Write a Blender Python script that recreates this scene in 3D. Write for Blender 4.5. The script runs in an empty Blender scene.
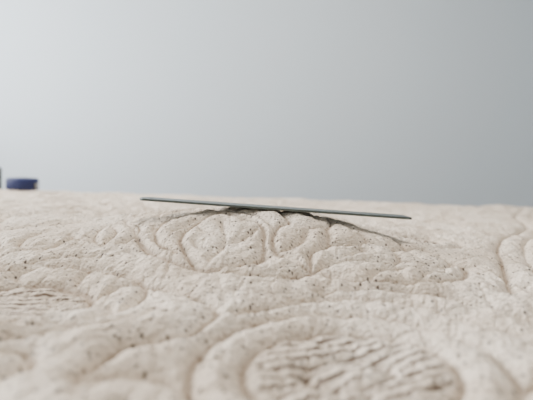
import bpy, bmesh, math, random
import numpy as np
from mathutils import Vector, Matrix

random.seed(7)
rng = np.random.RandomState(11)
Z0 = 0.56            # nominal height of the mattress top above the floor
HEAD = -1.06         # mattress head end (x)
FOOT = 1.06
NEAR, FAR = -0.14, 1.50
COL = bpy.context.scene.collection

# ------------------------------------------------------------------ materials
def new_mat(name):
    m = bpy.data.materials.new(name); m.use_nodes = True
    nt = m.node_tree
    return m, nt, nt.nodes, nt.links, nt.nodes["Principled BSDF"]

def simple(name, col, rough=0.5, metal=0.0, nscale=0, nstr=0.1):
    m, nt, N, L, b = new_mat(name)
    b.inputs["Base Color"].default_value = (*col, 1)
    b.inputs["Roughness"].default_value = rough
    b.inputs["Metallic"].default_value = metal
    if nscale:
        tc = N.new("ShaderNodeTexCoord"); n = N.new("ShaderNodeTexNoise")
        n.inputs["Scale"].default_value = nscale
        L.new(tc.outputs["Object"], n.inputs["Vector"])
        bp = N.new("ShaderNodeBump"); bp.inputs["Strength"].default_value = nstr
        bp.inputs["Distance"].default_value = 0.002
        L.new(n.outputs["Fac"], bp.inputs["Height"]); L.new(bp.outputs["Normal"], b.inputs["Normal"])
    return m

def mattress_material():
    m, nt, N, L, b = new_mat("quilted_knit_ticking")
    b.inputs["Roughness"].default_value = 0.92
    b.inputs["Specular IOR Level"].default_value = 0.1
    tc = N.new("ShaderNodeTexCoord")
    P = tc.outputs["Object"]
    def mapping(scale, rot=0.0):
        mp = N.new("ShaderNodeMapping"); mp.inputs["Scale"].default_value = scale
        mp.inputs["Rotation"].default_value = (0, 0, rot); L.new(P, mp.inputs["Vector"]); return mp.outputs[0]
    def ramp(src, a, c, inv=False):
        r = N.new("ShaderNodeMapRange"); r.interpolation_type = 'SMOOTHSTEP'
        r.inputs["From Min"].default_value = a; r.inputs["From Max"].default_value = c
        r.inputs["To Min"].default_value = 1 if inv else 0; r.inputs["To Max"].default_value = 0 if inv else 1
        L.new(src, r.inputs["Value"]); return r.outputs[0]
    def math_(op, a, c):
        n = N.new("ShaderNodeMath"); n.operation = op
        for i, v in enumerate((a, c)):
            if isinstance(v, (int, float)): n.inputs[i].default_value = v
            else: L.new(v, n.inputs[i])
        return n.outputs[0]
    def mix(fac, a, c):
        n = N.new("ShaderNodeMix"); n.data_type = 'RGBA'
        L.new(fac, n.inputs[0])
        for idx, v in ((6, a), (7, c)):
            if isinstance(v, tuple): n.inputs[idx].default_value = (*v, 1)
            else: L.new(v, n.inputs[idx])
        return n.outputs[2]
    # broad tone variation of yarn
    n1 = N.new("ShaderNodeTexNoise"); n1.inputs["Scale"].default_value = 14; n1.inputs["Detail"].default_value = 4
    L.new(P, n1.inputs["Vector"])
    base = mix(ramp(n1.outputs["Fac"], 0.35, 0.65), (0.66, 0.55, 0.435), (0.79, 0.685, 0.565))
    # heathered knit noise
    n2 = N.new("ShaderNodeTexNoise"); n2.inputs["Scale"].default_value = 420; n2.inputs["Detail"].default_value = 2
    L.new(mapping((1, 1.5, 1)), n2.inputs["Vector"])
    base = mix(math_('MULTIPLY', ramp(n2.outputs["Fac"], 0.5, 0.70), 0.7), base, (0.34, 0.26, 0.19))
    # stitching thread in the grooves, coloured dark to paint in groove shade
    st = N.new("ShaderNodeAttribute"); st.attribute_name = "stitch_shade"
    base = mix(math_('MULTIPLY', st.outputs["Fac"], 0.6), base, (0.31, 0.225, 0.16))
    # dark flecks : jittered voronoi dashes
    v = N.new("ShaderNodeTexVoronoi"); v.inputs["Scale"].default_value = 1; v.inputs["Randomness"].default_value = 0.8
    L.new(mapping((320, 280, 0), 0.5), v.inputs["Vector"])
    sep = N.new("ShaderNodeSeparateColor"); L.new(v.outputs["Color"], sep.inputs[0])
    n3 = N.new("ShaderNodeTexNoise"); n3.inputs["Scale"].default_value = 9; L.new(P, n3.inputs["Vector"])
    dens = math_('ADD', sep.outputs[0], math_('MULTIPLY', n3.outputs["Fac"], 0.9))
    fleck = math_('MULTIPLY', ramp(v.outputs["Distance"], 0.20, 0.42, True), ramp(dens, 1.0, 1.22))
    base = mix(math_('MULTIPLY', fleck, 0.9), base, (0.08, 0.065, 0.06))
    # ribbed jacquard fields
    at = N.new("ShaderNodeAttribute"); at.attribute_name = "rib"
    w = N.new("ShaderNodeTexWave"); w.bands_direction = 'Y'; w.inputs["Scale"].default_value = 46
    w.inputs["Distortion"].default_value = 0.5; w.inputs["Detail"].default_value = 1
    w.inputs["Detail Scale"].default_value = 1.0
    L.new(mapping((1, 1, 1), -0.35), w.inputs["Vector"])
    v2 = N.new("ShaderNodeTexNoise"); v2.inputs["Scale"].default_value = 500; L.new(mapping((1, .4, 1)), v2.inputs["Vector"])
    ribc = math_('MULTIPLY', math_('MULTIPLY', ramp(w.outputs["Fac"], 0.5, 0.85), ramp(v2.outputs["Fac"], .30, .50)), at.outputs["Fac"])
    base = mix(math_('MULTIPLY', ribc, 0.95), base, (0.13, 0.09, 0.065))
    L.new(base, b.inputs["Base Color"])
    # bump
    n4 = N.new("ShaderNodeTexNoise"); n4.inputs["Scale"].default_value = 260; n4.inputs["Detail"].default_value = 3
    L.new(P, n4.inputs["Vector"])
    h = math_('SUBTRACT', math_('ADD', n4.outputs["Fac"], math_('MULTIPLY', n2.outputs["Fac"], -0.6)), math_('MULTIPLY', math_('ADD', ribc, fleck), 0.25))
    bp = N.new("ShaderNodeBump"); bp.inputs["Strength"].default_value = 0.9; bp.inputs["Distance"].default_value = 0.0026
    L.new(h, bp.inputs["Height"]); L.new(bp.outputs["Normal"], b.inputs["Normal"])
    return m

# ------------------------------------------------------------------ mattress
def axis(lo, hi, f_lo, f_hi, fine, coarse):
    vals = [lo]
    while vals[-1] < hi:
        x = vals[-1]
        d = max(f_lo - x, x - f_hi, 0)
        vals.append(x + min(coarse, fine + d * 0.010))
    vals[-1] = hi
    return np.array(vals)

R = 0.035; SIDE = 0.22
def with_sides(core):
    """param -> (pos, drop); adds rounded shoulder and side wall rows at both ends"""
    lo, hi = core[0], core[-1]
    a = np.linspace(0, math.pi / 2, 9)[1:]
    pos = np.sin(a) * R; drop = (1 - np.cos(a)) * R
    sd = np.linspace(0, SIDE, 12)[1:]
    pos = np.concatenate([pos, np.full(11, R) + 0.006 * np.sin(sd / SIDE * math.pi)])
    drop = np.concatenate([drop, R + sd])
    return (np.concatenate([(lo - pos)[::-1], core, hi + pos]),
            np.concatenate([drop[::-1], np.zeros(len(core)), drop]))

xc = axis(HEAD + R, FOOT - R, -0.34, 0.36, 0.0009, 0.006)
yc = axis(NEAR + R, FAR - R, 0.10, 0.56, 0.0009, 0.006)
xs, dx = with_sides(xc)
ys, dy = with_sides(yc)
XX, YY = np.meshgrid(xs, ys)        # [j,i]

def vnoise(x, y, cell, seed):
    r = np.random.RandomState(seed); G = r.rand(256, 256)
    fx, fy = x / cell + 60, y / cell + 60
    ix, iy = np.floor(fx).astype(int), np.floor(fy).astype(int)
    tx, ty = fx - ix, fy - iy
    tx = tx * tx * tx * (tx * (tx * 6 - 15) + 10); ty = ty * ty * ty * (ty * (ty * 6 - 15) + 10)
    g = lambda i, j: G[i % 256, j % 256]
    return (g(ix, iy) * (1 - tx) * (1 - ty) + g(ix + 1, iy) * tx * (1 - ty) +
            g(ix, iy + 1) * (1 - tx) * ty + g(ix + 1, iy + 1) * tx * ty) * 2 - 1

# ---- quilting stitch lines (world metres on the mattress plane)
lines = []
ribs = []     # (cx,cy,rx,ry,rot)
def smooth(pts, n=14, closed=False):
    P = [np.array(p, float) for p in pts]; out = []
    m = len(P)
    segs = m if closed else m - 1
    for k in range(segs):
        if closed: p0, p1, p2, p3 = P[(k - 1) % m], P[k], P[(k + 1) % m], P[(k + 2) % m]
        else: p0, p1, p2, p3 = P[max(k - 1, 0)], P[k], P[k + 1], P[min(k + 2, m - 1)]
        for t in np.linspace(0, 1, n, endpoint=False):
            out.append(0.5 * ((2 * p1) + (-p0 + p2) * t + (2 * p0 - 5 * p1 + 4 * p2 - p3) * t * t + (-p0 + 3 * p1 - 3 * p2 + p3) * t ** 3))
    if not closed: out.append(P[-1])
    else: out.append(out[0])
    return out
def line(pts, w=1.0, closed=False): lines.append((smooth(pts, closed=closed), w))
def ellipse(cx, cy, rx, ry, rot=0, a0=0, a1=360, w=1.0, wob=0.0, k=5):
    out = []
    for a in np.linspace(a0, a1, 60):
        t = math.radians(a); q = 1 + wob * math.sin(k * t)
        u, v = rx * q * math.cos(t), ry * q * math.sin(t)
        out.append(np.array([cx + u * math.cos(rot) - v * math.sin(rot), cy + u * math.sin(rot) + v * math.cos(rot)]))
    lines.append((out, w))
def petal(x, y, ang, Ln, wd, veins=0, w=1.0):
    c, s = math.cos(ang), math.sin(ang)
    f = lambda u, v: (x + u * c - v * s, y + u * s + v * c)
    pts = [(0, 0), (.25 * Ln, .42 * wd), (.6 * Ln, .5 * wd), (.92 * Ln, .28 * wd), (Ln, 0), (.92 * Ln, -.28 * wd), (.6 * Ln, -.5 * wd), (.25 * Ln, -.42 * wd), (0, 0)]
    line([f(*p) for p in pts], w)
    if veins:
        line([f(.08 * Ln, 0), f(.45 * Ln, .03 * wd), f(.8 * Ln, 0)], w * .6)
        for k in range(veins):
            u = Ln * (.25 + .5 * k / max(1, veins))
            for sg in (1, -1):
                line([f(u, 0), f(u + .1 * Ln, sg * .2 * wd), f(u + .14 * Ln, sg * .42 * wd)], w * .45)
def spiral(x, y, r, turns, ang, w=1.0, flip=1, sq=0.85):
    out = []
    for t in np.linspace(0, 1, int(50 * turns) + 10):
        a = ang + flip * t * turns * 2 * math.pi; rr = r * (1 - .82 * t)
        out.append(np.array([x + rr * math.cos(a), y + rr * sq * math.sin(a)]))
    lines.append((out, w))

# hump: plump lobes gathered at a pinch point in front of the crest
nx, ny = 0.040, 0.318
ellipse(-.040, .368, .040, .052, .25, w=1.1, wob=.05)                        # centre-left lobe
line([(-.048, .33), (-.038, .36), (-.045, .395)], .8)
line([(-.040, .355), (-.022, .365), (-.008, .385)], .7)
line([(-.042, .372), (-.058, .380), (-.070, .395)], .7)
line([(-.046, .345), (-.060, .350), (-.068, .362)], .6)
line([(-.080, .345), (-.105, .37), (-.112, .405), (-.085, .43), (-.055, .438)], 1.1)   # outer left lobe
line([(-.092, .385), (-.075, .405), (-.050, .42)], .7)
line([(-.112, .405), (-.15, .42), (-.165, .45)], 1.0)
line([(nx, ny), (.010, .350), (.010, .385), (.025, .405), (.015, .430), (.02, .455)], 1.1)
line([(.010, .385), (-.010, .415), (-.03, .425), (-.06, .45)], .9)
line([(.025, .405), (.045, .395), (.065, .405), (.072, .43), (.060, .45)], 1.0)
line([(nx, ny), (.042, .345), (.060, .365), (.065, .405)], 1.0)
line([(.018, .350), (.035, .368), (.044, .392)], .7)
line([(.060, .365), (.085, .368), (.102, .385), (.098, .415), (.072, .43)], 1.0)
line([(.102, .385), (.125, .378), (.145, .395), (.140, .425), (.115, .445)], 1.0)
line([(nx, ny), (.075, .335), (.11, .338), (.125, .352), (.125, .378)], 1.0)
line([(.060, .335), (.082, .348), (.095, .362)], .7)
line([(.125, .352), (.155, .345), (.180, .365), (.175, .395), (.145, .395)], 1.0)
line([(-.13, .385), (-.14, .42), (-.11, .465), (-.06, .48), (-.01, .478), (.05, .485), (.10, .475), (.15, .45), (.18, .40)])
line([(-.13, .385), (-.10, .345), (-.05, .315), (0, .304), (nx, ny - .004)], 1.3)
line([(nx, ny), (.08, .300), (.13, .303), (.17, .325), (.19, .36)], 1.2)
line([(.085, .300), (.095, .318), (.118, .328)], .7); line([(.13, .303), (.135, .320), (.155, .332)], .7)
# ovals with ribbed jacquard centres
ellipse(-.185, .262, .062, .038, .15, w=1.3); ellipse(-.185, .262, .098, .066, .15, w=1.1, wob=.03)
ribs.append((-.185, .262, .058, .034, .15))
for aa in range(0, 360, 40):        # scalloped border round the oval
    t = math.radians(aa + 15); c0, s0 = math.cos(t), math.sin(t)
    line([(-.185 + .064 * c0, .262 + .040 * s0 + .009 * c0), (-.185 + .082 * math.cos(t + .15), .262 + .054 * math.sin(t + .15) + .012 * c0), (-.185 + .097 * c0, .262 + .065 * s0 + .014 * c0)], .8)
ellipse(.045, .188, .022, .014, .1, w=.9); ellipse(.045, .188, .054, .042, .1, w=1.1); ellipse(.045, .188, .080, .066, .1, -20, 230, w=1.2)
ribs.append((.045, .188, .050, .038, .1))
# scroll arms in the foreground
line([(-.10, .30), (-.055, .275), (-.03, .25), (-.045, .215), (-.075, .20), (-.085, .17)], 1.2)
line([(-.02, .25), (.04, .276), (.10, .266), (.15, .228), (.18, .185)], 1.1)
line([(.04, .288), (.12, .283), (.18, .25), (.22, .20)], 1.0)
line([(.19, .36), (.21, .31), (.25, .27), (.30, .25)], 1.0)
line([(-.07, .245), (-.085, .225), (-.11, .215)], .8)
spiral(-.13, .185, .05, 1.0, 1.2, 1.1)
spiral(-.05, .145, .04, .9, 2.5, 1.1, -1)
spiral(.14, .150, .04, 1.0, .5, 1.0)
# left of hump: scrolls and lobes
spiral(-.215, .395, .062, 1.2, -.4, 1.0)
ellipse(-.155, .40, .022, .035, .4)
line([(-.15, .345), (-.19, .345), (-.22, .335), (-.26, .345), (-.30, .37)], 1)
spiral(-.34, .33, .07, 1.3, 1.0, 1.0, -1)
line([(-.45, .46), (-.36, .42), (-.28, .46), (-.22, .475), (-.15, .49), (-.10, .53)], 1)
line([(-.30, .22), (-.28, .27), (-.30, .31), (-.27, .345)], 1.1)
# diagonal band of channels running off to the far right
for k in range(4):
    o = k * .034
    line([(.19 + o, .29 - o * .3), (.25 + o, .40 + .006 * (k % 2)), (.345 + o * 1.1, .56), (.54 + o * 1.3, .79), (.70 + o * 1.4, 1.08), (.90 + o * 1.4, 1.34)], .8 if k % 3 else 1.1)
# repeating scroll and leaf motif over the rest of the panel
for gi, gx in enumerate(np.arange(-1.0, 1.05, .15)):
    for gj, gy in enumerate(np.arange(-.1, 1.5, .15)):
        x = gx + (.075 if gj % 2 else 0) + rng.uniform(-.012, .012); y = gy + rng.uniform(-.012, .012)
        if -.30 < x < .24 and .10 < y < .50: continue
        band = x - (.20 + (y - .35) * .70)
        if y > .25 and -.07 < band < .12: continue
        t = (gi * 2 + gj) % 3; a = rng.uniform(0, 6.28)
        if t == 0:
            spiral(x, y, .066, 1.2, a, 1.0, 1 if gi % 2 else -1)
        elif t == 1:
            for q in range(5): petal(x, y, a + q * 1.2566, .074, .055, 0, .9)
        else:
            ellipse(x, y, .065, .048, a, w=1.1, wob=.04); ellipse(x, y, .036, .024, a, w=.9); ribs.append((x, y, .034, .022, a))

D = np.full(XX.shape, 0.05)
RAD = 0.036
for pts, w in lines:
    prev = None
    for p in pts:
        if prev is None: seq = [p]
        else:
            n = max(1, int(np.linalg.norm(p - prev) / .0018)); seq = [prev + (p - prev) * (k + 1) / n for k in range(n)]
        prev = p
        for q in seq:
            i0, i1 = np.searchsorted(xs, (q[0] - RAD, q[0] + RAD)); j0, j1 = np.searchsorted(ys, (q[1] - RAD, q[1] + RAD))
            if i1 <= i0 or j1 <= j0: continue
            dd = np.sqrt((ys[j0:j1, None] - q[1]) ** 2 + (xs[None, i0:i1] - q[0]) ** 2) + (1 - w) * .004
            np.minimum(D[j0:j1, i0:i1], dd, out=D[j0:j1, i0:i1])
rib = np.zeros(XX.shape)
for cx, cy, rx, ry, ro in ribs:
    u = (XX - cx) * math.cos(ro) + (YY - cy) * math.sin(ro); v = -(XX - cx) * math.sin(ro) + (YY - cy) * math.cos(ro)
    rr = np.sqrt((u / rx) ** 2 + (v / ry) ** 2)
    rib = np.maximum(rib, np.clip((1.05 - rr) / .15, 0, 1))

stitch_shade = np.clip((.0018 - D) / .0010, 0, 1)  # groove-floor mask for the thread and its painted shade
D = np.sqrt(np.maximum(D, 0) ** 2 + .0005 ** 2)
PH = .0104
puff = PH * (.70 * (1 - np.exp(-D / .0034)) + .30 * (1 - np.exp(-D / .012)))
puff = puff * (1 - .35 * rib)
# the padding is pulled taut over the crest of the bulge
taut = np.exp(-.5 * ((YY - .440) / .020) ** 2) * (np.abs(XX) < .35)
puff = puff * (1 - .55 * taut) + .55 * taut * .0068
H = puff - 0.0072
WX = XX + .010 * vnoise(XX, YY, .035, 21); WY = YY + .010 * vnoise(XX, YY, .035, 22)
crease = (1 - np.abs(vnoise(WX, WY, .022, 23))) ** 9 * .6 + (1 - np.abs(vnoise(WX, WY, .013, 24))) ** 8 * .4
H -= .0030 * crease * (1 - .6 * taut)
H += (0.0015 * vnoise(XX, YY, .03, 1) + 0.0013 * vnoise(XX, YY, .012, 2)) * (1 - .6 * taut) + 0.0007 * vnoise(XX, YY, .005, 3)
H += 0.0050 * vnoise(XX, YY, .11, 4) + 0.004 * vnoise(XX, YY, .25, 5)
# crest of the bulge
def bump(cx, cy, sxl, sxr, syn, syf, h, p=2.0):
    sx = np.where(XX < cx, sxl, sxr); sy = np.where(YY < cy, syn, syf)
    r = np.sqrt(((XX - cx) / sx) ** 2 + ((YY - cy) / sy) ** 2)
    return h * np.exp(-.5 * r ** p)
H += bump(-.01, .448, .155, .120, .092, .11, .0433, 2.1)
H += bump(-.30, .60, .2, .2, .15, .25, .014)
H += bump(.36, .50, .10, .2, .12, .2, .008)
H += bump(.20, .62, .12, .12, .10, .12, .006)
H += bump(-.80, 1.25, .15, .15, .15, .15, .005)
H -= bump(-.17, .262, .05, .05, .04, .04, .011)
H += bump(-.12, .225, .06, .06, .02, .02, .007)
H -= bump(.0, .10, .3, .3, .1, .08, .004)
ZZ = H * np.clip(1 - (dx[None, :] + dy[:, None]) / .05, 0, 1) - np.minimum(dx[None, :] + dy[:, None], R + SIDE)

def surf(x, y):
    i = min(np.searchsorted(xs, x), len(xs) - 1); j = min(np.searchsorted(ys, y), len(ys) - 1)
    return Z0 + ZZ[j, i]

ny_, nx_ = XX.shape
co = np.stack([XX, YY, ZZ + Z0], -1).reshape(-1, 3).astype(np.float32)
idx = np.arange(ny_ * nx_).reshape(ny_, nx_)
q = np.stack([idx[:-1, :-1], idx[:-1, 1:], idx[1:, 1:], idx[1:, :-1]], -1).reshape(-1, 4)
me = bpy.data.meshes.new("mattress")
me.vertices.add(len(co)); me.vertices.foreach_set("co", co.ravel())
me.loops.add(q.size); me.loops.foreach_set("vertex_index", q.ravel().astype(np.int32))
me.polygons.add(len(q)); me.polygons.foreach_set("loop_start", np.arange(0, q.size, 4, dtype=np.int32))
me.polygons.foreach_set("loop_total", np.full(len(q), 4, dtype=np.int32))
me.polygons.foreach_set("use_smooth", np.ones(len(q), dtype=bool))
me.update(calc_edges=True)
a = me.attributes.new("rib", 'FLOAT', 'POINT'); a.data.foreach_set("value", rib.ravel().astype(np.float32))
a = me.attributes.new("stitch_shade", 'FLOAT', 'POINT'); a.data.foreach_set("value", stitch_shade.ravel().astype(np.float32))
mattress = bpy.data.objects.new("mattress", me); COL.objects.link(mattress)
me.materials.append(mattress_material())

# ------------------------------------------------------------------ helpers
def obj_from_bm(bm, name, mat, parent=None, smooth_=False, bevel=0):
    me = bpy.data.meshes.new(name); bm.to_mesh(me); bm.free()
    o = bpy.data.objects.new(name, me); COL.objects.link(o); me.materials.append(mat)
    if smooth_:
        for p in me.polygons: p.use_smooth = True
    if bevel:
        md = o.modifiers.new("bevel", 'BEVEL'); md.width = bevel; md.segments = 3; md.limit_method = 'ANGLE'
    if parent: o.parent = parent
    return o
def box(name, lo, hi, mat, parent=None, bevel=0):
    bm = bmesh.new(); bmesh.ops.create_cube(bm, size=1)
    c = [(l + h) / 2 for l, h in zip(lo, hi)]; s = [h - l for l, h in zip(lo, hi)]
    for v in bm.verts: v.co = Vector((v.co.x * s[0] + c[0], v.co.y * s[1] + c[1], v.co.z * s[2] + c[2]))
    return obj_from_bm(bm, name, mat, parent, False, bevel)
def empty(name, loc=(0, 0, 0)):
    e = bpy.data.objects.new(name, None); e.location = loc; COL.objects.link(e); return e
def flat_shape(name, outlines, half, bev, mat, parent):
    """2D filled outline (first = outer, rest = holes) given thickness and eased edges"""
    cu = bpy.data.curves.new(name + "_c", 'CURVE'); cu.dimensions = '2D'; cu.fill_mode = 'BOTH'
    cu.extrude = half - bev; cu.bevel_depth = bev; cu.bevel_resolution = 2
    for pts in outlines:
        sp = cu.splines.new('POLY'); sp.points.add(len(pts) - 1); sp.use_cyclic_u = True
        for p, t in zip(sp.points, pts): p.co = (t[0], t[1], 0, 1)
    tmp = bpy.data.objects.new(name + "_tmp", cu); COL.objects.link(tmp)
    bpy.context.view_layer.update()
    me = bpy.data.meshes.new_from_object(tmp.evaluated_get(bpy.context.evaluated_depsgraph_get()))
    bpy.data.objects.remove(tmp)
    o = bpy.data.objects.new(name, me); COL.objects.link(o); me.materials.clear(); me.materials.append(mat); o.parent = parent
    return o

# ------------------------------------------------------------------ steel ruler
steel = simple("brushed_steel", (0.10, 0.115, 0.105), 0.40, 0.65, 400, .05)
ink = simple("etched_black", (0.02, 0.02, 0.02), .6)
LN, WD, TH = 0.303, 0.030, 0.0025
hl = LN / 2; hw = WD / 2
out = []
for k in range(13):          # rounded hanging end on the left
    t = math.pi / 2 + math.pi * k / 12; out.append((-hl + hw * .55 + hw * .55 * math.cos(t), hw * math.sin(t)))
out += [(hl - .001, -hw), (hl, -hw + .001), (hl, hw - .001), (hl - .001, hw)]
hole = [(-hl + .012 + .003 * math.cos(t), .003 * math.sin(t)) for t in np.linspace(0, 2 * math.pi, 20, endpoint=False)]
ruler = empty("metal_ruler")
flat_shape("blade", [out, hole], TH / 2, .0003, steel, ruler)
bm = bmesh.new()
for k in range(0, 281):
    ln_ = .009 if k % 10 == 0 else (.0065 if k % 5 == 0 else .004)
    x = -hl + .018 + k * .001
    for sgn in ((-1, 1) if k % 2 == 0 else (-1,)):
        y0, y1 = sorted((sgn * (hw - .0006), sgn * (hw - .0006 - ln_)))
        vs = [bm.verts.new((x + sx, yy, TH / 2 + .00003)) for sx, yy in ((-.0001, y0), (.0001, y0), (.0001, y1), (-.0001, y1))]
        bm.faces.new(vs)
obj_from_bm(bm, "graduations", ink, ruler)
ry = 0.436
tilt = math.atan2(-0.0108, 0.302)
# rest the ruler on the crest: find the lowest height at which nothing pokes through
best = -1
for u in np.linspace(-hl, hl, 120):
    for v in np.linspace(-hw, hw, 12):
        x = .009 + u * math.cos(tilt); z = surf(x, ry + v) - u * math.sin(tilt)
        best = max(best, z)
ruler.location = (.009, ry, best + TH / 2 - .0012)
ruler.rotation_euler = (0, -tilt, 0)
print("RULER z rel", ruler.location.z - Z0)

# ------------------------------------------------------------------ tape measure, far left
blue = simple("blue_plastic", (0.006, 0.012, 0.075), .65)
rubber = simple("black_rubber", (0.014, 0.015, 0.02), .8)
greym = simple("tape_steel", (0.35, 0.36, 0.38), .4, .6)
tp = empty("tape_measure")
prof = []
for k in range(25):
    t = math.radians(-10 + 200 * k / 24); prof.append((.034 * math.cos(t) - .004, .034 * math.sin(t)))
prof += [(-.038, -.026), (-.032, -.032), (.028, -.032), (.034, -.026)]
flat_shape("case", [prof], .020, .008, blue, tp)
flat_shape("grip_band", [[(x * 1.04, y * 1.04) for x, y in prof]], .006, .002, rubber, tp)
lab = flat_shape("label_disc", [[(.02 * math.cos(t) - .004, .02 * math.sin(t)) for t in np.linspace(0, 6.283, 32, endpoint=False)]], .021, .0008, rubber, tp)
box("blade_mouth", (.028, -.033, -.014), (.042, -.020, .006), rubber, tp, .002)
box("blade_tip", (.040, -.030, -.011), (.052, -.0285, .005), greym, tp)
box("end_hook", (.051, -.036, -.010), (.0525, -.028, .004), greym, tp)
tx, ty = -.785, 1.25
tp.rotation_euler = (0.0, 0, .15)
tp.location = (tx, ty, max(surf(tx + u, ty + v) for u in np.linspace(-.045, .05, 25) for v in np.linspace(-.04, .04, 20)) + .021)

# ------------------------------------------------------------------ bed frame with low headboard on the left
wood = simple("dark_stained_wood", (0.035, 0.028, 0.026), .5, 0, 30, .3)
bed = empty("bed_frame")
zb = Z0 - R - SIDE
box("side_platform", (HEAD - .0, NEAR - .02, zb - .10), (FOOT + .02, FAR + .02, zb - .001), wood, bed, .008)
for n, (x, y) in enumerate(((HEAD + .06, NEAR + .06), (FOOT - .06, NEAR + .06), (HEAD + .06, FAR - .06), (FOOT - .06, FAR - .06))):
    box("leg_%d" % (n + 1), (x - .035, y - .035, 0), (x + .035, y + .035, zb - .10), wood, bed, .005)
hb = empty("headboard")
box("headboard_panel", (HEAD - .055, NEAR - .02, .12), (HEAD - .015, FAR + .066, Z0 + .085), wood, hb, .008)
for n, y in enumerate((NEAR + .02, FAR - .02)):
    box("headboard_post_%d" % (n + 1), (HEAD - .055, y - .03, 0), (HEAD - .015, y + .03, .13), wood, hb, .004)

# ------------------------------------------------------------------ room
def wall_mat(name, col):
    m, nt, N, L, b = new_mat(name)
    b.inputs["Roughness"].default_value = .85
    tc = N.new("ShaderNodeTexCoord"); n = N.new("ShaderNodeTexNoise"); n.inputs["Scale"].default_value = 90; n.inputs["Detail"].default_value = 3
    L.new(tc.outputs["Object"], n.inputs["Vector"])
    n2 = N.new("ShaderNodeTexNoise"); n2.inputs["Scale"].default_value = .8; L.new(tc.outputs["Object"], n2.inputs["Vector"])
    mx = N.new("ShaderNodeMix"); mx.data_type = 'RGBA'; L.new(n2.outputs["Fac"], mx.inputs[0])
    mx.inputs[6].default_value = (*[c * .97 for c in col], 1); mx.inputs[7].default_value = (*[c * 1.03 for c in col], 1)
    L.new(mx.outputs[2], b.inputs["Base Color"])
    bp = N.new("ShaderNodeBump"); bp.inputs["Strength"].default_value = .15; bp.inputs["Distance"].default_value = .002
    L.new(n.outputs["Fac"], bp.inputs["Height"]); L.new(bp.outputs["Normal"], b.inputs["Normal"])
    return m
wm = wall_mat("painted_plaster", (0.48, 0.53, 0.56))
cm = wall_mat("ceiling_white", (0.75, 0.75, 0.74))
trim = simple("white_trim", (.75, .75, .73), .5)
XL, XR, YF, YB, ZC = -2.3, 2.3, -2.0, 2.35, 2.5
T = .1
box("wall_back", (XL - T, YB, 0), (XR + T, YB + T, ZC), wm)
box("wall_right", (XR, YF, 0), (XR + T, YB, ZC), wm)
box("wall_front", (XL - T, YF - T, 0), (XR + T, YF, ZC), wm)
# left wall with window opening
wy0, wy1, wz0, wz1 = .1, 1.9, .80, 2.15
bm = bmesh.new()
def addbox(bm, lo, hi):
    r = bmesh.ops.create_cube(bm, size=1)
    for v in r["verts"]:
        v.co = Vector(((v.co.x + .5) * (hi[0] - lo[0]) + lo[0], (v.co.y + .5) * (hi[1] - lo[1]) + lo[1], (v.co.z + .5) * (hi[2] - lo[2]) + lo[2]))
addbox(bm, (XL - T, YF, 0), (XL, wy0, ZC)); addbox(bm, (XL - T, wy1, 0), (XL, YB, ZC))
addbox(bm, (XL - T, wy0, 0), (XL, wy1, wz0)); addbox(bm, (XL - T, wy0, wz1), (XL, wy1, ZC))
obj_from_bm(bm, "wall_left", wm)
box("ceiling", (XL - T, YF - T, ZC), (XR + T, YB + T, ZC + T), cm)
fl, nt, N, L, b = new_mat("floor_boards")
tc = N.new("ShaderNodeTexCoord"); br = N.new("ShaderNodeTexBrick")
br.inputs["Scale"].default_value = 1; br.inputs["Brick Width"].default_value = 1.2; br.inputs["Row Height"].default_value = .13; br.inputs["Mortar Size"].default_value = .002
br.inputs["Color1"].default_value = (.30, .20, .12, 1); br.inputs["Color2"].default_value = (.36, .25, .15, 1); br.inputs["Mortar"].default_value = (.08, .05, .03, 1)
L.new(tc.outputs["Object"], br.inputs["Vector"]); L.new(br.outputs["Color"], b.inputs["Base Color"]); b.inputs["Roughness"].default_value = .45
box("floor", (XL - T, YF - T, -T), (XR + T, YB + T, 0), fl)
box("baseboard_back", (XL, YB - .015, 0), (XR, YB, .09), trim)
box("baseboard_right", (XR - .015, YF, 0), (XR, YB - .015, .09), trim)
box("baseboard_left", (XL, YF, 0), (XL + .015, YB - .015, .09), trim)
win = empty("window_1")
f = .05
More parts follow.
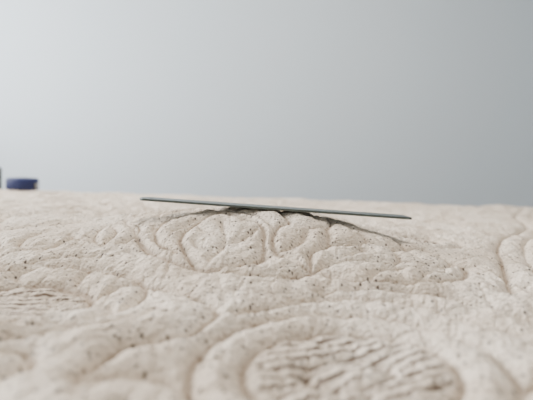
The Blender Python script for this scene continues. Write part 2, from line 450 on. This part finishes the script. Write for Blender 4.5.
box("frame_bottom", (XL - .08, wy0, wz0), (XL + .02, wy1, wz0 + f), trim, win)
box("frame_top", (XL - .08, wy0, wz1 - f), (XL + .0, wy1, wz1), trim, win)
box("frame_a", (XL - .08, wy0, wz0 + f), (XL + .0, wy0 + f, wz1 - f), trim, win)
box("frame_b", (XL - .08, wy1 - f, wz0 + f), (XL + .0, wy1, wz1 - f), trim, win)
box("mullion", (XL - .07, (wy0 + wy1) / 2 - .02, wz0 + f), (XL - .03, (wy0 + wy1) / 2 + .02, wz1 - f), trim, win)

# ------------------------------------------------------------------ light
def area(name, loc, target, sx, sy, power, col):
    l = bpy.data.lights.new(name, 'AREA'); l.shape = 'RECTANGLE'; l.size = sx; l.size_y = sy; l.energy = power; l.color = col
    o = bpy.data.objects.new(name, l); COL.objects.link(o); o.location = loc
    o.rotation_euler = (Vector(target) - Vector(loc)).to_track_quat('-Z', 'Y').to_euler(); return o
area("window_daylight", (XL - .15, 1.0, 1.48), (0, 1.2, 1.1), 1.5, 1.3, 185, (.95, .97, 1.0))
area("ceiling_lamp", (.08, .88, ZC - .03), (.05, .7, 0), .2, .2, 30, (1.0, .94, .87))
w = bpy.data.worlds.new("sky"); bpy.context.scene.world = w; w.use_nodes = True
w.node_tree.nodes["Background"].inputs[0].default_value = (.75, .85, 1, 1); w.node_tree.nodes["Background"].inputs[1].default_value = 1.0

# ------------------------------------------------------------------ camera
cd = bpy.data.cameras.new("camera"); cam = bpy.data.objects.new("camera", cd); COL.objects.link(cam)
cd.sensor_width = 36; cd.lens = 26; cd.clip_start = .01
cam.location = (0, 0, Z0 + .09)
pitch = math.radians(-3.7); roll = math.radians(2.0)
cam.rotation_mode = 'QUATERNION'
base = Matrix.Rotation(math.pi / 2 + pitch, 4, 'X')
cam.rotation_quaternion = (base @ Matrix.Rotation(roll, 4, 'Z')).to_quaternion()
cd.dof.use_dof = True; cd.dof.focus_distance = .39; cd.dof.aperture_fstop = 4.2
bpy.context.scene.camera = cam
